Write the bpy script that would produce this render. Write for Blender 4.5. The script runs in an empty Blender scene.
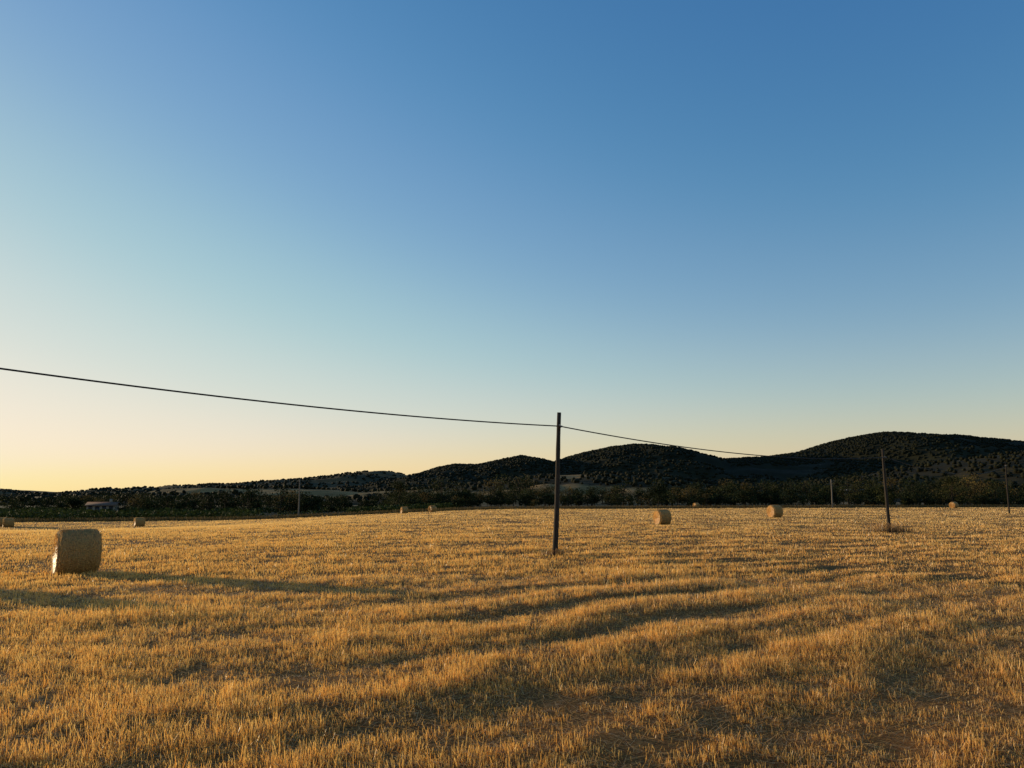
import bpy, math, random
import numpy as np
from mathutils import Vector, Matrix
rng = np.random.default_rng(7)
random.seed(7)
scene = bpy.context.scene

# ------------------------------------------------------------------ helpers
def _hash(ix, iy, s):
    h = (ix.astype(np.int64)*374761393 + iy.astype(np.int64)*668265263 + s*982451653) & 0x7fffffff
    h = ((h ^ (h >> 13))*1274126177) & 0x7fffffff
    h = (h ^ (h >> 16)) & 0xffffff
    return h/float(0xffffff)
def vnoise(x, y, s=0):
    x = np.asarray(x, float); y = np.asarray(y, float)
    ix = np.floor(x); iy = np.floor(y); fx = x-ix; fy = y-iy
    fx = fx*fx*(3-2*fx); fy = fy*fy*(3-2*fy)
    a = _hash(ix, iy, s); b = _hash(ix+1, iy, s); c = _hash(ix, iy+1, s); d = _hash(ix+1, iy+1, s)
    return (a*(1-fx)+b*fx)*(1-fy)+(c*(1-fx)+d*fx)*fy
def fbm(x, y, s=0, o=4):
    t = 0; a = 0.5; n = 0
    for i in range(o):
        t = t+a*vnoise(x*2**i+17.3*i, y*2**i-9.1*i, s+i); n += a; a *= .5
    return t/n
def sstep(a, b, x):
    t = np.clip((x-a)/(b-a), 0, 1); return t*t*(3-2*t)

def mesh_obj(name, V, F, mats, cols=None, smooth=False, parent=None, link=True):
    V = np.asarray(V, np.float32); F = np.asarray(F, np.int32)
    me = bpy.data.meshes.new(name)
    me.vertices.add(len(V)); me.vertices.foreach_set("co", V.ravel())
    m, k = F.shape
    me.loops.add(m*k); me.loops.foreach_set("vertex_index", F.ravel())
    me.polygons.add(m)
    me.polygons.foreach_set("loop_start", np.arange(0, m*k, k, dtype=np.int32))
    me.polygons.foreach_set("loop_total", np.full(m, k, np.int32))
    if smooth: me.polygons.foreach_set("use_smooth", np.ones(m, bool))
    if cols is not None:
        a = me.color_attributes.new("Col", 'FLOAT_COLOR', 'POINT')
        c = np.ones((len(V), 4), np.float32); c[:, :3] = cols
        a.data.foreach_set("color", c.ravel())
    me.update(calc_edges=True)
    for mt in (mats if isinstance(mats, list) else [mats]): me.materials.append(mt)
    ob = bpy.data.objects.new(name, me)
    if link: scene.collection.objects.link(ob)
    if parent: ob.parent = parent
    return ob

def new_mat(name):
    m = bpy.data.materials.new(name); m.use_nodes = True
    nt = m.node_tree; nt.nodes.clear()
    out = nt.nodes.new('ShaderNodeOutputMaterial')
    return m, nt, out
def N(nt, t, **kw):
    n = nt.nodes.new(t)
    for k, v in kw.items():
        if k in n.inputs: n.inputs[k].default_value = v
        else: setattr(n, k, v)
    return n

def leaf_mat(name, trans=0.35, rough=0.7, spec=.25):
    m, nt, out = new_mat(name)
    a = N(nt, 'ShaderNodeVertexColor', layer_name="Col")
    d = N(nt, 'ShaderNodeBsdfPrincipled'); d.inputs['Roughness'].default_value = rough
    d.inputs['Specular IOR Level'].default_value = spec
    t = N(nt, 'ShaderNodeBsdfTranslucent')
    nt.links.new(a.outputs[0], d.inputs['Base Color']); nt.links.new(a.outputs[0], t.inputs['Color'])
    mx = N(nt, 'ShaderNodeMixShader'); mx.inputs[0].default_value = trans
    nt.links.new(d.outputs[0], mx.inputs[1]); nt.links.new(t.outputs[0], mx.inputs[2])
    nt.links.new(mx.outputs[0], out.inputs[0])
    return m
def noise_mat(name, c1, c2, scale=5, rough=0.85, bump=0.3, stretch=(1,1,1), detail=6, dist=0.05):
    m, nt, out = new_mat(name)
    tc = N(nt, 'ShaderNodeTexCoord'); mp = N(nt, 'ShaderNodeMapping'); mp.inputs['Scale'].default_value = stretch
    nt.links.new(tc.outputs['Object'], mp.inputs[0])
    n = N(nt, 'ShaderNodeTexNoise'); n.inputs['Scale'].default_value = scale; n.inputs['Detail'].default_value = detail
    nt.links.new(mp.outputs[0], n.inputs['Vector'])
    r = N(nt, 'ShaderNodeValToRGB')
    r.color_ramp.elements[0].position = .3; r.color_ramp.elements[1].position = .7
    r.color_ramp.elements[0].color = (*c1, 1); r.color_ramp.elements[1].color = (*c2, 1)
    nt.links.new(n.outputs[0], r.inputs[0])
    b = N(nt, 'ShaderNodeBsdfPrincipled'); b.inputs['Roughness'].default_value = rough
    b.inputs['Specular IOR Level'].default_value = 0.2
    nt.links.new(r.outputs[0], b.inputs['Base Color'])
    bp = N(nt, 'ShaderNodeBump'); bp.inputs['Strength'].default_value = bump; bp.inputs['Distance'].default_value = dist
    nt.links.new(n.outputs[0], bp.inputs['Height']); nt.links.new(bp.outputs[0], b.inputs['Normal'])
    nt.links.new(b.outputs[0], out.inputs[0])
    return m

# ------------------------------------------------------------------ camera
CAMH = 2.3
cam = bpy.data.cameras.new("camera"); cam.lens = 28; cam.sensor_width = 36
cam.clip_start = 0.1; cam.clip_end = 60000
co = bpy.data.objects.new("camera", cam); scene.collection.objects.link(co)
co.location = (0, 0, CAMH); co.rotation_euler = (math.radians(90+8.15), 0, 0)
scene.camera = co

# ------------------------------------------------------------------ light
SUN_EL = math.radians(5.8)
SUN_AZ = math.radians(-62)          # clockwise from +Y
sd = Vector((math.sin(SUN_AZ)*math.cos(SUN_EL), math.cos(SUN_AZ)*math.cos(SUN_EL), math.sin(SUN_EL)))
sl = bpy.data.lights.new("sun", 'SUN'); sl.energy = 5.0; sl.angle = math.radians(0.5); sl.color = (1.0, 0.78, 0.48)
so = bpy.data.objects.new("sun", sl); scene.collection.objects.link(so)
so.rotation_euler = sd.to_track_quat('Z', 'Y').to_euler(); so.location = (-40, 20, 30)

w = bpy.data.worlds.new("World"); scene.world = w; w.use_nodes = True
nt = w.node_tree; nt.nodes.clear()
wo = nt.nodes.new('ShaderNodeOutputWorld'); bg = nt.nodes.new('ShaderNodeBackground')
sky = nt.nodes.new('ShaderNodeTexSky'); sky.sky_type = 'NISHITA'; sky.sun_disc = False
sky.sun_elevation = SUN_EL; sky.sun_rotation = SUN_AZ % (2*math.pi)
sky.altitude = 0; sky.air_density = 1.16; sky.dust_density = 0.25; sky.ozone_density = 4.0
m1 = nt.nodes.new('ShaderNodeVectorMath'); m1.operation = 'SCALE'; m1.inputs['Scale'].default_value = 0.265
cv = nt.nodes.new('ShaderNodeRGBCurve')
def setc(ci, pts):
    c = cv.mapping.curves[ci]
    c.points[0].location = pts[0]; c.points[1].location = pts[-1]
    for p in pts[1:-1]: c.points.new(*p)
setc(0, [(0, 0), (.06, .05), (.12, .175), (.2, .37), (.35, .64), (.6, .87), (1, .97)])
setc(1, [(0, 0), (.16, .165), (.3, .345), (.5, .60), (.75, .75), (1, .83)])
setc(2, [(0, 0), (.2, .29), (.38, .41), (.6, .58), (.8, .65), (1, .69)])
cv.mapping.update()
m2 = nt.nodes.new('ShaderNodeVectorMath'); m2.operation = 'SCALE'; m2.inputs['Scale'].default_value = 1/0.15
nt.links.new(sky.outputs[0], m1.inputs[0]); nt.links.new(m1.outputs[0], cv.inputs['Color'])
nt.links.new(cv.outputs[0], m2.inputs[0]); nt.links.new(m2.outputs[0], bg.inputs[0]); bg.inputs[1].default_value = 0.15
nt.links.new(bg.outputs[0], wo.inputs[0])
scene.view_settings.view_transform = 'Standard'; scene.view_settings.look = 'None'
scene.view_settings.exposure = 0; scene.view_settings.gamma = 1

# ------------------------------------------------------------------ terrain functions
BX = np.array([-900, -200, -88, -60, -40, -18, 0, 100, 300, 900.])
BY = np.array([110, 128, 140, 150, 152, 158, 170, 205, 235, 300.])
def field_edge(x): return np.interp(x, BX, BY)
def rowf(x, y):
    g = 0.5*((x+3)+np.sqrt((x+3)**2+9))
    g = g*(1-sstep(12, 45, y)*0.6)
    return y-g + 3.0*(fbm(x*.13, y*.13, 11, 3)-.5)*2
def rowval(x, y):
    f = rowf(x, y)
    v = 0.5+0.5*np.cos(2*np.pi*f/3.7+0.8)
    v2 = 0.5+0.5*np.cos(2*np.pi*f/1.35)
    st = (sstep(-7, 3, x)*.85+.15)*(1-.65*sstep(16, 34, y))
    q = 0.75*v+0.25*v2
    m = fbm(x*.45, y*.45, 13, 3)
    return np.clip(.62+(q-.5)*st*(.35+1.2*sstep(.35, .65, fbm(x*.11+5, y*.11, 14, 2)))+(m-.5)*1.2, 0, 1)
def height(x, y):
    r = np.sqrt(x*x+y*y)
    near = 1-sstep(40, 90, r)
    h = 0.10*(rowval(x, y)-.5)*near*(.4+.6*sstep(-8, 2, x))
    h = h+0.15*(fbm(x*.055+3, y*.055, 21, 3)-.5)*(1-sstep(200, 500, r))
    h = h+0.04*(fbm(x*1.1, y*1.1, 31, 2)-.5)*near
    h = h-1.8*(1-sstep(-60, 0, x))*sstep(40, 110, y)
    return h
def H1(x, y): return float(height(np.array([x], float), np.array([y], float))[0])

# ------------------------------------------------------------------ ground
def axis(fine, step, growth, lim):
    a = [0.0]; s = step
    while a[-1] < lim:
        if a[-1] > fine: s *= growth
        a.append(a[-1]+s)
    return np.array(a)
ya = np.concatenate([-axis(10, 1.0, 1.2, 9000)[:0:-1], axis(30, 0.17, 1.018, 14000)])
xp = axis(16, 0.2, 1.022, 12000); xa = np.concatenate([-xp[:0:-1], xp])
X, Y = np.meshgrid(xa, ya)
Z = height(X, Y)
nx, ny = len(xa), len(ya)
V = np.stack([X.ravel(), Y.ravel(), Z.ravel()], 1)
i = np.arange(nx*ny).reshape(ny, nx)
F = np.stack([i[:-1, :-1].ravel(), i[:-1, 1:].ravel(), i[1:, 1:].ravel(), i[1:, :-1].ravel()], 1)
fieldm = 1-sstep(-0.6, 0.6, (Y-field_edge(X))+2*(fbm(X*.3, Y*.3, 3, 2)-.5))
far = np.where(fbm(X*.006, Y*.012, 77, 2) > .60, 1.0, 0.0)
cols = np.stack([fieldm.ravel(), far.ravel(), rowval(X, Y).ravel()], 1)
gm, nt, out = new_mat("ground_soil")
a = N(nt, 'ShaderNodeVertexColor', layer_name="Col"); sep = N(nt, 'ShaderNodeSeparateColor')
nt.links.new(a.outputs[0], sep.inputs[0])
geo = N(nt, 'ShaderNodeNewGeometry')
def noise(scale, detail=5, vec=None, rough=.6):
    n = N(nt, 'ShaderNodeTexNoise'); n.inputs['Scale'].default_value = scale; n.inputs['Detail'].default_value = detail
    n.inputs['Roughness'].default_value = rough
    nt.links.new(vec or geo.outputs['Position'], n.inputs['Vector']); return n
def ramp(src, p, c):
    r = N(nt, 'ShaderNodeValToRGB'); e = r.color_ramp.elements
    e[0].position, e[1].position = p[0], p[-1]; e[0].color = (*c[0], 1); e[1].color = (*c[-1], 1)
    for pp, cc in zip(p[1:-1], c[1:-1]):
        q = e.new(pp); q.color = (*cc, 1)
    nt.links.new(src, r.inputs[0]); return r
n1 = noise(28, 6, rough=.75); n2 = noise(.35, 4)
straw = ramp(n1.outputs[0], (.32, .5, .68), ((.075, .032, .010), (.24, .11, .03), (.52, .27, .075)))
patch = ramp(n2.outputs[0], (.3, .7), ((.7, .66, .62), (1.1, 1.05, 1.0)))
mu = N(nt, 'ShaderNodeMix', data_type='RGBA', blend_type='MULTIPLY'); mu.inputs[0].default_value = 1
nt.links.new(straw.outputs[0], mu.inputs[6]); nt.links.new(patch.outputs[0], mu.inputs[7])
n3 = noise(.08, 6)
land = ramp(n3.outputs[0], (.35, .65), ((.024, .026, .009), (.06, .048, .017)))
mf = N(nt, 'ShaderNodeMix', data_type='RGBA'); nt.links.new(sep.outputs[1], mf.inputs[0])
nt.links.new(land.outputs[0], mf.inputs[6]); mf.inputs[7].default_value = (.16, .10, .04, 1)
mm = N(nt, 'ShaderNodeMix', data_type='RGBA'); nt.links.new(sep.outputs[0], mm.inputs[0])
nt.links.new(mf.outputs[2], mm.inputs[6]); nt.links.new(mu.outputs[2], mm.inputs[7])
b = N(nt, 'ShaderNodeBsdfPrincipled'); b.inputs['Roughness'].default_value = .95; b.inputs['Specular IOR Level'].default_value = .1
nt.links.new(mm.outputs[2], b.inputs['Base Color'])
bp = N(nt, 'ShaderNodeBump'); bp.inputs['Strength'].default_value = .8; bp.inputs['Distance'].default_value = .04
nt.links.new(n1.outputs[0], bp.inputs['Height']); nt.links.new(bp.outputs[0], b.inputs['Normal'])
nt.links.new(b.outputs[0], out.inputs[0])
mesh_obj("ground", V, F, gm, cols, smooth=True)

# ------------------------------------------------------------------ stubble
def blades(px, py, pz, hgt, wid, lean, c_base, c_tip, lean_dir=None, ang=None):
    n = len(px)
    if ang is None: ang = rng.uniform(0, 2*np.pi, n)
    ld = rng.uniform(0, 2*np.pi, n) if lean_dir is None else lean_dir
    dx = np.cos(ang)*wid*.5; dy = np.sin(ang)*wid*.5
    lx = np.cos(ld)*np.sin(lean)*hgt; ly = np.sin(ld)*np.sin(lean)*hgt; lz = np.cos(lean)*hgt
    V = np.empty((n, 4, 3), np.float32)
    V[:, 0] = np.stack([px-dx, py-dy, pz], 1); V[:, 1] = np.stack([px+dx, py+dy, pz], 1)
    k = .45
    V[:, 2] = np.stack([px+lx+dx*k, py+ly+dy*k, pz+lz], 1); V[:, 3] = np.stack([px+lx-dx*k, py+ly-dy*k, pz+lz], 1)
    C = np.empty((n, 4, 3), np.float32)
    C[:, 0] = C[:, 1] = c_base; C[:, 2] = C[:, 3] = c_tip
    F = np.arange(n*4, dtype=np.int32).reshape(n, 4)
    return V.reshape(-1, 3), F, C.reshape(-1, 3)

R0 = 12.0; D0 = 185.0; HALF = math.radians(47)
def sample_r(n_near, n_far):
    rn = np.sqrt(rng.uniform(4.5**2, R0**2, n_near)); rf = R0*np.exp(rng.uniform(0, math.log(260/R0), n_far))
    return np.concatenate([rn, rf])
n_near = int(D0*HALF*(R0**2-4.5**2)); n_far = int(D0*R0**2*2*HALF*math.log(260/R0))
r = sample_r(n_near, n_far); th = rng.uniform(-HALF, HALF, len(r))
tx = r*np.sin(th); ty = r*np.cos(th)
rv = rowval(tx, ty); big = fbm(tx*.25, ty*.25, 41, 3); patchn = fbm(tx*1.9, ty*1.9, 51, 2)
keep = (ty < field_edge(tx)) & (rng.uniform(0, 1, len(r)) < np.clip(.30+.70*rv+.7*(big-.5)+1.8*(patchn-.5), .12, 1))
tx, ty, r, rv, big, patchn = [q[keep] for q in (tx, ty, r, rv, big, patchn)]
sc = np.maximum(1, r/R0)
nb = 9
rep = lambda q: np.repeat(q, nb)
n = len(tx)*nb
sc2 = rep(sc); spread = 0.05*sc2
bx = rep(tx)+rng.normal(0, 1, n)*spread; by = rep(ty)+rng.normal(0, 1, n)*spread
tuft_h = rng.uniform(.5, 1.35, len(tx))*np.where(rng.uniform(0, 1, len(tx)) < .06, 1.6, 1)
hh = (0.05+0.075*rep(rv)*(.3+1.4*rep(patchn)))*rep(tuft_h)*rng.uniform(.45, 1.3, n)*(0.75+.6*(rep(big)-.3))
wd = rng.uniform(.004, .009, n)*sc2
lean = np.abs(rng.normal(0, .48, n))
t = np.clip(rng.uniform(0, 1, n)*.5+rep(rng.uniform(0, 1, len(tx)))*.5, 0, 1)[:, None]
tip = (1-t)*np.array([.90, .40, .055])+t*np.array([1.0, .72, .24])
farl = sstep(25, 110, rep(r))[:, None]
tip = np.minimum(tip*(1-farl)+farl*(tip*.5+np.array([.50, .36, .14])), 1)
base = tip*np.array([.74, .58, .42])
stem_ang = math.pi/2-SUN_AZ+math.pi/2+rng.normal(0, .5, n)    # flat blades turned to face the sun, so the stubble comes out brighter
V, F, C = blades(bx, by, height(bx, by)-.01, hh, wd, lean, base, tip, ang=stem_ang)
straw_m = leaf_mat("straw_blade", .42, .42, .7)
nl = 110000
rl = np.sqrt(rng.uniform(4.5**2, 24**2, nl)); tl = rng.uniform(-HALF, HALF, nl)
lx_, ly_ = rl*np.sin(tl), rl*np.cos(tl)
V2, F2, C2 = blades(lx_, ly_, height(lx_, ly_)+rng.uniform(.004, .05, nl), rng.uniform(.06, .22, nl), rng.uniform(.004, .008, nl)*np.maximum(1, rl/13),
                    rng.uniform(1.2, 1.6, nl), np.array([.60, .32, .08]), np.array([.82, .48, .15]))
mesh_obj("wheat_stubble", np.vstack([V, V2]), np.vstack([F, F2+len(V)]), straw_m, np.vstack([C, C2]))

# ------------------------------------------------------------------ foliage clouds
def quads(P, size, cols, flat=0.0):
    n = len(P)
    a = rng.normal(0, 1, (n, 3)); a[:, 2] *= (1-flat); a /= np.linalg.norm(a, axis=1)[:, None]
    b = rng.normal(0, 1, (n, 3)); b -= a*(a*b).sum(1)[:, None]; b /= np.linalg.norm(b, axis=1)[:, None]
    s = np.asarray(size)[:, None]*.5
    V = np.stack([P-a*s, P-b*s*.7, P+a*s, P+b*s*.7], 1).reshape(-1, 3)
    F = np.arange(n*4).reshape(n, 4)
    return V, F, np.repeat(cols, 4, 0)
def tube(p0, p1, r0, r1, k=6):
    p0 = np.array(p0, float); p1 = np.array(p1, float); d = p1-p0; d /= np.linalg.norm(d)
    u = np.cross(d, [0, 0, 1.]) if abs(d[2]) < .9 else np.cross(d, [1., 0, 0]); u /= np.linalg.norm(u); v = np.cross(d, u)
    an = np.arange(k)*2*np.pi/k
    c = np.cos(an)[:, None]*u+np.sin(an)[:, None]*v
    V = np.vstack([p0+c*r0, p1+c*r1]); j = np.arange(k)
    F = np.stack([j, (j+1) % k, (j+1) % k+k, j+k], 1)
    return V, F
class Acc:
    def __init__(s): s.V = []; s.F = []; s.C = []; s.n = 0
    def add(s, V, F, C):
        if np.ndim(C) == 1: C = np.tile(C, (len(V), 1))
        s.V.append(V); s.F.append(F+s.n); s.C.append(C); s.n += len(V)
    def build(s, name, mat, **k): return mesh_obj(name, np.vstack(s.V), np.vstack(s.F), mat, np.vstack(s.C), **k)
def tree(acc, x, y, z, h, wdt, nleaf, ls, col, trunk=.15):
    bark = np.array([.045, .034, .022])
    th_ = h*trunk
    top = np.array([x+rng.normal(0, .04)*h, y+rng.normal(0, .04)*h, z+h*.7])
    f = np.array([x, y, z-.1]); m = np.array([x+rng.normal(0, .03)*h, y, z+th_])
    acc.add(*tube(f, m, .035*h, .024*h), bark); acc.add(*tube(m, top, .024*h, .008*h), bark)
    nc = rng.integers(8, 14)
    for c in range(nc):
        a = rng.uniform(0, 2*np.pi); zz = rng.uniform(0, 1)
        rad = wdt*.5*.75*np.sqrt(rng.uniform(0.05, 1))*(1-.55*zz)
        cz = z+th_+(h-th_)*(.10+.73*zz)
        cp = np.array([x+math.cos(a)*rad, y+math.sin(a)*rad, cz])
        acc.add(*tube(m+(top-m)*zz*.6, cp, .012*h, .004*h, 4), bark)
        k = int(nleaf/nc*rng.uniform(.6, 1.4))
        d = rng.normal(0, 1, (k, 3)); d /= np.linalg.norm(d, axis=1)[:, None]
        rr = rng.uniform(.35, 1.08, k)[:, None]
        P = cp+d*rr*np.array([wdt*.26, wdt*.26, h*.16])*rng.uniform(.7, 1.25)
        P[:, 2] = np.maximum(P[:, 2], z+.15)
        cc = np.array(col)*rng.uniform(.65, 1.4)*rng.uniform(.7, 1.3, (k, 1))
        acc.add(*quads(P, ls*rng.uniform(.6, 1.4, k), cc))
fol_m = leaf_mat("foliage", .2, .8, .1)

acc = Acc()
olive = (.034, .036, .010); dark = (.016, .021, .006); dry = (.09, .062, .018)
def treeline(n, xr, yr, hr, seed, nl_=420):
    for _ in range(n):
        y = rng.uniform(*yr); x = rng.uniform(*xr)*y
        if y < field_edge(x)+6: continue
        hm = .70+.9*(vnoise(np.array([x*.03]), np.array([y*.01]), seed)[0]-.3)
        h = rng.uniform(*hr)*hm
        c = [olive, dark, dark, olive, dark, dark, dry][rng.integers(0, 7)]
        tree(acc, x, y, H1(x, y), h, h*rng.uniform(.9, 1.4), nl_, .018*h+.30, c, rng.uniform(.05, .18))
treeline(170, (-.14, .72), (222, 262), (4.8, 9.0), 1)
treeline(210, (-.72, .75), (270, 350), (5.5, 10.8), 2)
treeline(130, (-.75, -.05), (200, 270), (3.2, 6.6), 3)
treeline(170, (-.2, .75), (215, 240), (2.2, 4.2), 4, 280)
acc.build("distant_tree_row", fol_m)

def single(name, x, y, h, wd_, col, leaves=1800):
    a_ = Acc(); tree(a_, 0, 0, 0, h, wd_, leaves, .34, col, .10)
    o = a_.build(name, fol_m); o.location = (x, y, H1(x, y)); return o
for k, (x, y, h, wd_) in enumerate([(96, 206, 6.4, 7.5), (38, 208, 6.5, 8.5), (-29, 205, 7.8, 9.5), (61, 212, 5.0, 7), (118, 215, 9.5, 10), (-12, 196, 4.6, 7), (-88, 196, 4.2, 6), (-112, 205, 4.6, 7)]):
    single("olive_tree" if k == 0 else "olive_tree.%03d" % k, x, y, h, wd_, (olive, dark)[k % 2])

acc = Acc()
for y0 in np.arange(146, 240, 4.2):
    xl, xr_ = -.78*y0-10, -14
    xs = np.arange(xl, xr_, .6)
    m_ = (y0 > field_edge(xs)+3) & (fbm(xs*.04, xs*0+y0*.06, 61, 2) > .38)
    xs = xs[m_]
    if len(xs) == 0: continue
    k = 8; n = len(xs)*k
    hgt_ = 0.8+1.0*fbm(xs*.12, xs*0+y0, 62, 2)
    xx = np.repeat(xs, k)+rng.normal(0, .4, n); yy = y0+rng.normal(0, .3, n)
    P = np.stack([xx, yy, height(xx, yy)+np.repeat(hgt_, k)*rng.uniform(.05, 1.05, n)], 1)
    acc.add(*quads(P, rng.uniform(.35, .8, n), np.array([.032, .042, .010])*rng.uniform(.6, 1.5, (n, 1))))
acc.build("vineyard", fol_m)

nv = 26000
vx = rng.uniform(-150, 170, nv); vy = field_edge(vx)+rng.uniform(-1.5, 5, nv)
V, F, C = blades(vx, vy, height(vx, vy)-.02, rng.uniform(.2, .75, nv), rng.uniform(.06, .14, nv), np.abs(rng.normal(0, .3, nv)),
                 np.array([.06, .05, .02]), np.array([.16, .10, .035]))
mesh_obj("verge_grass", V, F, fol_m, C)

# ------------------------------------------------------------------ hills
phi = (1+5**.5)/2
IV = np.array([(-1, phi, 0), (1, phi, 0), (-1, -phi, 0), (1, -phi, 0), (0, -1, phi), (0, 1, phi), (0, -1, -phi), (0, 1, -phi), (phi, 0, -1), (phi, 0, 1), (-phi, 0, -1), (-phi, 0, 1)])/1.902
IF = np.array([(0, 11, 5), (0, 5, 1), (0, 1, 7), (0, 7, 10), (0, 10, 11), (1, 5, 9), (5, 11, 4), (11, 10, 2), (10, 7, 6), (7, 1, 8), (3, 9, 4), (3, 4, 2), (3, 2, 6), (3, 6, 8), (3, 8, 9), (4, 9, 5), (2, 4, 11), (6, 2, 10), (8, 6, 7), (9, 8, 1)])
def blobs(name, tx, ty, tz, s, col=(.013, .014, .005), sink=.3):
    n = len(tx)
    V = IV[None]*(s*.5)[:, None, None]*rng.uniform(.65, 1.3, (n, 12, 1))*np.array([1, 1, .8])
    V = V+np.stack([tx, ty, tz+s*sink], 1)[:, None]
    F = IF[None]+(np.arange(n)*12)[:, None, None]
    C = np.repeat(np.array(col)*rng.uniform(.7, 1.35, (n, 1)), 12, 0)
    mesh_obj(name, V.reshape(-1, 3), F.reshape(-1, 3), fol_m, C)
def hill(name, px, pv, D, y_front, y_back, colf, step, seed, amp, trees=0, tsize=(5, 9), treef=None):
    px = np.array(px, float); pv = np.array(pv, float)
    xs = np.arange(px[0], px[-1]+step, step); ys = np.concatenate([np.arange(y_front, D, step), np.arange(D, y_back, step*2)])
    def hf(x, y):
        Hc = np.interp(x, px, pv)
        Hc = Hc+amp*.25*(fbm(x/(step*7), x*0, seed, 3)-.5)
        u = np.where(y < D, sstep(y_front, D, y), 1-sstep(D, y_back, y)*.9)
        base = Hc*u
        g = fbm(x/(D*.09), y/(D*.12), seed+5, 4)-.5
        return base*(1+g*.9*(1-u)*1.2)+amp*(fbm(x/(D*.035), y/(D*.05), seed+9, 3)-.5)*u*(1-u)*4-3*(1-sstep(0, .04, u))
    X, Y = np.meshgrid(xs, ys); Z = hf(X, Y)
    nx, ny = len(xs), len(ys); i = np.arange(nx*ny).reshape(ny, nx)
    F = np.stack([i[:-1, :-1].ravel(), i[:-1, 1:].ravel(), i[1:, 1:].ravel(), i[1:, :-1].ravel()], 1)
    C = colf(X.ravel(), Y.ravel(), Z.ravel())
    mesh_obj(name, np.stack([X.ravel(), Y.ravel(), Z.ravel()], 1), F, hill_m, C, smooth=True)
    if trees:
        tx = rng.uniform(px[0], px[-1], trees); ty = rng.uniform(y_front+60, D*1.04, trees)
        k = treef(tx, ty); tx, ty = tx[k], ty[k]
        blobs(name.replace("hills", "hill_woodland"), tx, ty, hf(tx, ty), rng.uniform(*tsize, len(tx)), sink=.1)
    return hf

hill_m, nt, out = new_mat("hillside")
a = N(nt, 'ShaderNodeVertexColor', layer_name="Col"); geo = N(nt, 'ShaderNodeNewGeometry')
n1 = noise(.05, 8); rr = ramp(n1.outputs[0], (.3, .7), ((.6, .6, .6), (1.3, 1.3, 1.25)))
mu = N(nt, 'ShaderNodeMix', data_type='RGBA', blend_type='MULTIPLY'); mu.inputs[0].default_value = 1
nt.links.new(a.outputs[0], mu.inputs[6]); nt.links.new(rr.outputs[0], mu.inputs[7])
b = N(nt, 'ShaderNodeBsdfPrincipled'); b.inputs['Roughness'].default_value = .95; b.inputs['Specular IOR Level'].default_value = .05
nt.links.new(mu.outputs[2], b.inputs['Base Color']); nt.links.new(b.outputs[0], out.inputs[0])

woodc = np.array([.019, .018, .008]); tanc = np.array([.24, .145, .055])
def col_wood(x, y, z):
    f = fbm(x*.006, y*.006, 91, 3)
    return woodc*(.6+1.0*f[:, None])
s_ = 1500/805.
U = [250, 330, 380, 405, 425, 440, 460, 480, 500, 520, 535, 552, 570, 590, 610, 630, 650, 670, 690, 712, 735, 760, 780, 800, 820, 840, 860, 880, 900, 920, 945, 970, 1000, 1040, 1120, 1250]
Vv = [500, 497, 490, 482, 475, 470, 466, 466, 461, 457, 459, 463, 458, 453, 449, 447, 447, 451, 457, 461, 460, 459, 456, 453, 448, 442, 438, 435, 435, 437, 438, 441, 444, 447, 442, 457]
px = [(u-512)*s_ for u in U]; ph = [max(1, (498-v)*1500/800.+2.3) for v in Vv]
hill("hills", px, ph, 1500, 800, 2300, col_wood, 10, 3, 22, trees=38000, tsize=(3, 6.5), treef=lambda x, y: (fbm(x*.006, y*.006, 91, 3) > .3) & (rng.uniform(0, 1, len(x)) < .3+.7*sstep(900, 1400, y)))
s_ = 2600/805.
U = [-500, -200, -60, 0, 40, 75, 110, 150, 185, 220, 250, 280, 310, 340, 365, 385, 400, 420, 450, 520, 700]
Vv = [470, 480, 486, 491, 495, 497, 496, 494, 490, 487, 484, 482, 479, 476, 473, 471, 474, 478, 482, 484, 490]
def col_far(x, y, z):
    f = fbm(x*.004, y*.004, 191, 3); m = (fbm(x*.0045, y*.009, 192, 2) > .62)[:, None]
    return np.where(m, tanc*.45, np.array([.045, .040, .022])*(.7+.9*f[:, None]))
hill("hills.001", [(u-512)*s_ for u in U], [max(1, (498-v)*2600/800.+2.3) for v in Vv], 2600, 1500, 3800, col_far, 18, 13, 25,
     trees=14000, tsize=(6, 11), treef=lambda x, y: fbm(x*.0045, y*.009, 192, 2) < .60)
s_ = 5600/805.
U = [-500, -250, -80, -20, 20, 50, 70, 95, 120, 150, 200, 300, 420, 520]
Vv = [488, 486, 488, 491, 494, 493, 492, 494, 496, 495, 492, 490, 492, 497]
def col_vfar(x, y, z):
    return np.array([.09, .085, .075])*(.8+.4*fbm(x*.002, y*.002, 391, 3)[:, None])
hill("distant_hills", [(u-512)*s_ for u in U], [max(1, (498-v)*5600/800.+2.3) for v in Vv], 5600, 4400, 7000, col_vfar, 45, 43, 30)
s_ = 850/805.
FU = [150, 230, 290, 340, 380, 420, 480, 520, 560, 600, 640, 680, 720, 780, 840, 880, 920, 960, 1000, 1040, 1150, 1300]
FV = [497, 490, 488, 490, 492, 490, 484, 479, 476, 474, 475, 482, 488, 486, 480, 474, 466, 460, 455, 452, 450, 460]
fx_ = [(u-512)*s_ for u in FU]; fh_ = [max(1, (498-v)*850/800.+2.3) for v in FV]
def tanmask(x, y): return fbm(x*.006+4, y*.009, 292, 2) > .61-.11*np.exp(-((x-60)/90)**2)
def col_foot(x, y, z):
    f = fbm(x*.012, y*.012, 291, 3)
    return np.where(tanmask(x, y)[:, None], tanc, np.array([.036, .028, .012])*(.5+1.1*f[:, None]))
hf_foot = hill("foothills", fx_, fh_, 850, 450, 1150, col_foot, 6, 23, 8)
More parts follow.
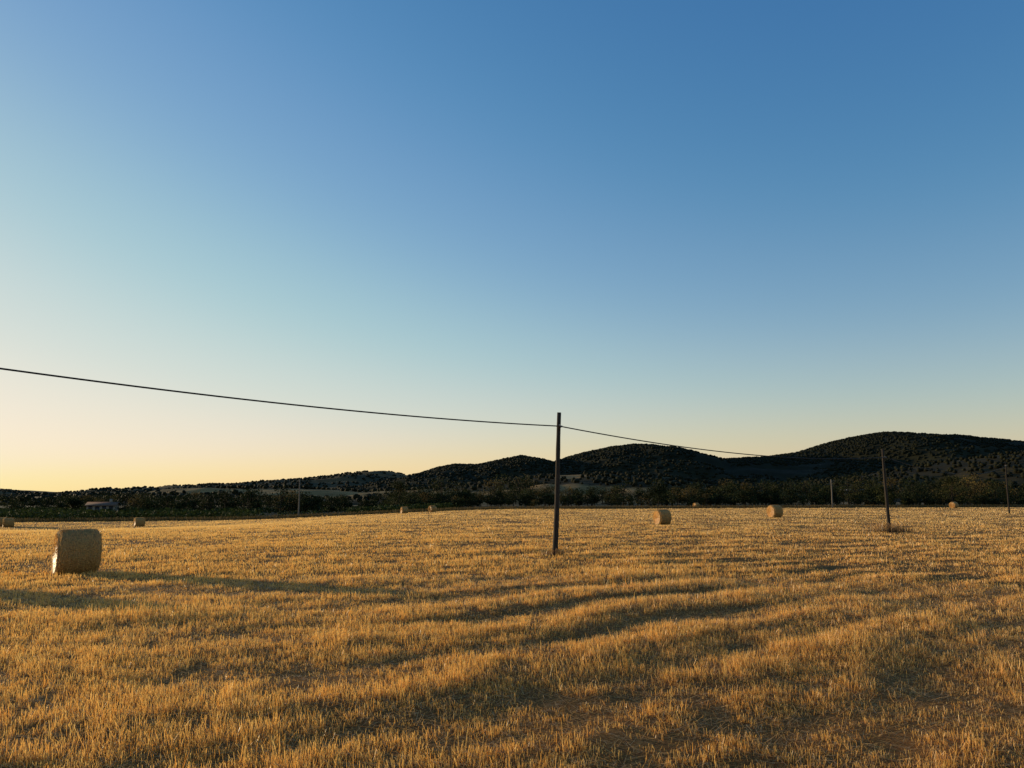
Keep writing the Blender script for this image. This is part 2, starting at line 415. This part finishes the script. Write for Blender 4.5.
gx, gy = np.meshgrid(np.arange(-380, 760, 7.), np.arange(470, 900, 9.)); gx = gx.ravel()+rng.normal(0, 3.5, gx.size); gy = gy.ravel()+rng.normal(0, 4.5, gy.size)
k = ~tanmask(gx, gy) & (rng.uniform(0, 1, len(gx)) < .35+.9*(fbm(gx*.02, gy*.02, 77, 3)-.2))
gx, gy = gx[k], gy[k]
blobs("olive_grove", gx, gy, hf_foot(gx, gy), rng.uniform(2.0, 6.0, len(gx)), (.016, .016, .006))

# ------------------------------------------------------------------ hay bales
bale_side = noise_mat("bale_straw_side", (.15, .085, .03), (.52, .31, .10), 9, .9, .9, (1.2, 6, 6), 9, .06)
bale_end = noise_mat("bale_straw_end", (.45, .24, .06), (.90, .55, .17), 14, .9, .9, (1, 1, 1), 9, .06)
def bale(idx, x, y, rot, L=1.32, R=.66):
    nm = "hay_bale" if idx == 0 else "hay_bale.%03d" % idx
    par = bpy.data.objects.new(nm, None); scene.collection.objects.link(par)
    par.location = (x, y, H1(x, y)); par.rotation_euler = (0, 0, rot)
    ns = 72
    an = np.arange(ns)*2*np.pi/ns
    Vs = []
    fil = [(-L/2+.13*(1-math.sin(q)), R-.13*(1-math.cos(q))) for q in np.linspace(math.pi/2, 0, 6)]
    mid = [(-L/2+.13+(L-.26)*k/19, R) for k in range(1, 19)]
    prof = [(xx, rr) for xx, rr in fil]+mid+[(-xx, rr) for xx, rr in fil[::-1]]
    prof.sort(key=lambda p: p[0])
    prof[0] = (-L/2, R-.13); prof[-1] = (L/2, R-.13)
    for (xx, rr) in prof:
        wob = 1+.06*(fbm(np.cos(an)*2.2+idx*7+9, np.sin(an)*2.2+xx*2.0+9, 5, 3)-.5)+.03*np.cos(xx/L*np.pi)
        zz = np.maximum(np.sin(an)*rr*wob, -R*.93)
        Vs.append(np.stack([np.full(ns, xx)+.02*(vnoise(an*4, an*0+idx, 8)-.5), np.cos(an)*rr*wob*(1+.02*(zz < 0)), zz+R*.92], 1))
    V = np.vstack(Vs); m = len(prof)
    ii = np.arange(m*ns).reshape(m, ns); jj = np.roll(ii, -1, 1)
    F = np.stack([ii[:-1].ravel(), ii[1:].ravel(), jj[1:].ravel(), jj[:-1].ravel()], 1)
    mesh_obj("wrapped_roll", V, F, bale_side, smooth=True, parent=par)
    for sgn, name in ((-1, "end_face_a"), (1, "end_face_b")):
        ring = []; K = 26
        for q in range(K+1):
            rr = (R-.115)*q/K
            zz = np.maximum(np.sin(an)*rr, -R*.93)
            dep = .03*math.sin(q*1.9)+.02*rng.uniform(-1, 1)+.035*(vnoise(an*3+q*.3, an*0+idx, 9)-.5)
            if q == K: dep = dep*0
            ring.append(np.stack([sgn*(L/2)+sgn*(dep-.01), np.cos(an)*rr, zz+R*.92], 1))
        V = np.vstack(ring); ii = np.arange((K+1)*ns).reshape(K+1, ns); jj = np.roll(ii, -1, 1)
        F = np.stack([ii[:-1].ravel(), ii[1:].ravel(), jj[1:].ravel(), jj[:-1].ravel()], 1)
        mesh_obj(name, V, F, bale_end, smooth=True, parent=par)
    n = 5200
    a_ = rng.uniform(0, 2*np.pi, n); xx = rng.uniform(-L/2+.05, L/2-.05, n)
    P = np.stack([xx, np.cos(a_)*R*1.0, np.maximum(np.sin(a_)*R, -R*.9)+R*.92], 1)
    T = np.stack([rng.normal(0, .35, n), -np.sin(a_), np.cos(a_)], 1)*rng.choice([-1, 1], n)[:, None]
    Nn = np.stack([xx*0, np.cos(a_), np.sin(a_)], 1)
    n2_ = 3600
    a2 = rng.uniform(0, 2*np.pi, n2_); r2 = (R-.1)*np.sqrt(rng.uniform(0, 1, n2_)); sg = rng.choice([-1, 1], n2_)
    P2 = np.stack([sg*L/2, np.cos(a2)*r2, np.maximum(np.sin(a2)*r2, -R*.9)+R*.92], 1)
    T2 = np.stack([a2*0, -np.sin(a2)+rng.normal(0, .4, n2_), np.cos(a2)+rng.normal(0, .4, n2_)], 1); N2 = np.stack([sg*1., a2*0, a2*0], 1)
    P = np.vstack([P, P2]); T = np.vstack([T, T2]); Nn = np.vstack([Nn, N2]); n = len(P)
    T /= np.linalg.norm(T, axis=1)[:, None]; ln = rng.uniform(.05, .17, n)[:, None]
    B = np.cross(T, Nn); B /= np.linalg.norm(B, axis=1)[:, None]; wv = .004
    tipp = P+T*ln+Nn*ln*rng.uniform(.05, .45, (n, 1))
    V = np.stack([P-B*wv, P+B*wv, tipp+B*wv*.6, tipp-B*wv*.6], 1).reshape(-1, 3)
    c = np.array([.72, .42, .13])*rng.uniform(.6, 1.25, (n, 1))
    mesh_obj("loose_straw", V, np.arange(4*n).reshape(n, 4), straw_m, np.repeat(c, 4, 0), parent=par)
    return par
bales = [(-13.5, 25.2, .62, 1.18, .69), (13.2, 71, .38, 1.15, .68), (31.6, 97, .40, 1.3, .76), (-53.5, 116, .7, 1.3, .66), (-71, 114, .5, 1.3, .66),
         (-74, 117, .9, 1.3, .66), (-19.5, 146, .5, 1.2, .60), (-15, 152, .9, 1.2, .60), (102, 186, .6, 1.5, .75), (43, 188, .6, 1.2, .60), (-17.6, 22.2, .7, 1.2, .69)]
for k, bb in enumerate(bales): bale(k, *bb)

# ------------------------------------------------------------------ poles and cables
wood = noise_mat("weathered_wood", (.016, .012, .009), (.055, .042, .030), 6, .85, .6, (8, 8, .8), 8, .01)
grey_wood = noise_mat("silvered_wood", (.10, .085, .065), (.22, .18, .14), 6, .85, .6, (8, 8, .8), 8, .01)
metal = noise_mat("galvanised_steel", (.10, .10, .10), (.18, .18, .18), 20, .5, .1)
rubber = noise_mat("cable_sheath", (.008, .008, .008), (.016, .016, .016), 20, .7, .1)
def prism(name, pts, rad, mat, parent, k=14):
    pts = [np.array(p, float) for p in pts]; Vs = []
    for i_, (p, r_) in enumerate(zip(pts, rad)):
        d = pts[min(i_+1, len(pts)-1)]-pts[max(i_-1, 0)]; d /= np.linalg.norm(d)
        u = np.cross(d, [0, 1., 0]) if abs(d[1]) < .9 else np.cross(d, [1., 0, 0]); u /= np.linalg.norm(u); v = np.cross(d, u)
        an = np.arange(k)*2*np.pi/k; Vs.append(p+(np.cos(an)[:, None]*u+np.sin(an)[:, None]*v)*r_)
    Vs.append(pts[0][None]); Vs.append(pts[-1][None])
    m = len(pts); V = np.vstack(Vs); ii = np.arange(m*k).reshape(m, k); jj = np.roll(ii, -1, 1)
    F = np.stack([ii[:-1].ravel(), jj[:-1].ravel(), jj[1:].ravel(), ii[1:].ravel()], 1)
    me = bpy.data.meshes.new(name)
    faces = [tuple(f) for f in F.tolist()]+[(int(jj[0][q]), int(ii[0][q]), m*k) for q in range(k)]+[(int(ii[-1][q]), int(jj[-1][q]), m*k+1) for q in range(k)]
    me.from_pydata(V.tolist(), [], faces); me.materials.append(mat)
    for p in me.polygons: p.use_smooth = len(p.vertices) == 4
    o = bpy.data.objects.new(name, me); scene.collection.objects.link(o); o.parent = parent
    return o
def pole(idx, x, y, h, lean=(0, 0), r0=.115, r1=.08, drop=.58, mat=None):
    nm = "utility_pole" if idx == 0 else "utility_pole.%03d" % idx
    par = bpy.data.objects.new(nm, None); scene.collection.objects.link(par); par.location = (x, y, H1(x, y))
    K = 12; pts = []; rad = []
    for q in range(K+1):
        t = q/K; wob = .02*math.sin(t*5+idx)
        pts.append((lean[0]*t*h+wob, lean[1]*t*h, -.3+t*(h+.3))); rad.append(r0+(r1-r0)*t+.004*math.sin(q*2.3))
    prism("shaft", pts, rad, mat or wood, par)
    t = (h-drop)/h; cx, cy, cz = lean[0]*t*h, lean[1]*t*h, h-drop
    prism("clamp_band", [(cx, cy, cz-.04), (cx, cy, cz+.04)], [r1+.014]*2, metal, par)
    prism("hook", [(cx, cy-.06, cz), (cx, cy-.2, cz), (cx, cy-.24, cz+.03), (cx, cy-.22, cz+.08)], [.014]*4, metal, par, 8)
    prism("cable_clamp", [(cx-.12, cy-.22, cz), (cx+.12, cy-.20, cz)], [.028, .028], metal, par, 8)
    return np.array([x+cx, y+cy-.22, H1(x, y)+cz])
A0 = pole(0, 1.70, 32.6, 5.78, (.045, 0))
A1 = pole(1, 25.4, 54.5, 5.60, (-.012, 0))
A2 = pole(2, 71.5, 116, 7.2, (.01, 0), drop=.3)
AL = pole(3, -21.5, 12.2, 7.0, (0, 0))
pole(4, 74, 186, 6.6, r0=.16, r1=.13, mat=grey_wood); pole(5, -41, 155, 7.2, r0=.15, r1=.11, mat=grey_wood)
cab = bpy.data.objects.new("overhead_cable", None); scene.collection.objects.link(cab)
def cable(name, p, q, sag, r=.024):
    pts = []
    for i_ in range(41):
        t = i_/40; c = p+(q-p)*t; c[2] -= 4*sag*t*(1-t); pts.append(c)
    prism(name, pts, [r]*41, rubber, cab, 8)
cable("span_1", AL, A0, .50); cable("span_2", A0, A1, .55); cable("span_3", A1, A2, 1.2)

acc = Acc()
for (x, y, n, sp, h_) in [(25.4, 54.3, 600, .8, .75), (1.70, 32.5, 200, .28, .32), (-21.5, 12.2, 150, .3, .3), (22.5, 57, 200, .9, .4)]:
    wx = x+rng.normal(0, sp, n); wy = y+rng.normal(0, sp*.5, n)
    acc.add(*blades(wx, wy, height(wx, wy), rng.uniform(.3, 1, n)*h_, rng.uniform(.012, .03, n), np.abs(rng.normal(0, .35, n)), np.array([.14, .08, .03]), np.array([.40, .20, .06])))
acc.build("weed_clump", straw_m)

# ------------------------------------------------------------------ buildings
plaster = noise_mat("lime_plaster", (.20, .16, .12), (.28, .23, .17), 1.5, .9, .2)
tile = noise_mat("clay_tile", (.10, .065, .045), (.17, .11, .075), 5, .85, .5)
darkm = noise_mat("window_dark", (.02, .02, .022), (.035, .035, .04), 3, .3, 0)
sheet = noise_mat("roof_sheet", (.28, .26, .23), (.38, .36, .32), 2, .6, .1)
def box(name, c, s, mat, parent):
    c = np.array(c); s = np.array(s)/2
    V = np.array([[sx, sy, sz] for sx in (-1, 1) for sy in (-1, 1) for sz in (-1, 1)])*s+c
    F = np.array([(0, 1, 3, 2), (4, 6, 7, 5), (0, 4, 5, 1), (2, 3, 7, 6), (0, 2, 6, 4), (1, 5, 7, 3)])
    return mesh_obj(name, V, F, mat, parent=parent)
def house(name, x, y, z, rot, L, W, Hh, rise, wallm, roofm):
    par = bpy.data.objects.new(name, None); scene.collection.objects.link(par); par.location = (x, y, z); par.rotation_euler = (0, 0, rot)
    V = np.array([(-L/2, -W/2, -.5), (L/2, -W/2, -.5), (L/2, W/2, -.5), (-L/2, W/2, -.5), (-L/2, -W/2, Hh), (L/2, -W/2, Hh), (L/2, W/2, Hh), (-L/2, W/2, Hh), (-L/2, 0, Hh+rise), (L/2, 0, Hh+rise)])
    me = bpy.data.meshes.new("walls"); me.from_pydata(V.tolist(), [], [(0, 1, 5, 4), (1, 2, 6, 9, 5), (2, 3, 7, 6), (3, 0, 4, 8, 7)]); me.materials.append(wallm)
    o = bpy.data.objects.new("walls", me); scene.collection.objects.link(o); o.parent = par
    e = .35; sl_ = rise/(W/2)
    for sg, nme in ((-1, "roof_front"), (1, "roof_back")):
        y1 = sg*(W/2+e); z1 = Hh-sl_*e
        V = [(-L/2-e, y1, z1+.02), (L/2+e, y1, z1+.02), (L/2+e, 0, Hh+rise+.02), (-L/2-e, 0, Hh+rise+.02)]
        V += [(a_, b_, c_+.14) for a_, b_, c_ in V]
        mesh_obj(nme, V, [(0, 3, 2, 1), (4, 5, 6, 7), (0, 1, 5, 4), (1, 2, 6, 5), (2, 3, 7, 6), (3, 0, 4, 7)], roofm, parent=par)
    for q, wx in enumerate(np.linspace(-L*.36, L*.36, 4)):
        if q == 1: box("door", (wx, -W/2-.01, 1.05), (1.0, .06, 2.1), darkm, par)
        else:
            box("window_%d" % q, (wx, -W/2-.01, 1.6), (.9, .06, 1.1), darkm, par); box("sill_%d" % q, (wx, -W/2-.06, 1.0), (1.1, .16, .08), wallm, par)
    box("chimney", (L*.25, W*.12, Hh+rise+.3), (.6, .6, 1.2), wallm, par)
house("farm_house", -101, 199, H1(-101, 199), .25, 6.4, 4.6, 2.3, .7, plaster, tile)
zf = float(hf_foot(np.array([253.]), np.array([600.]))[0])
house("farm_shed", 253, 600, zf, -.1, 18, 7, 2.4, .8, tile, sheet)
print("finished build")
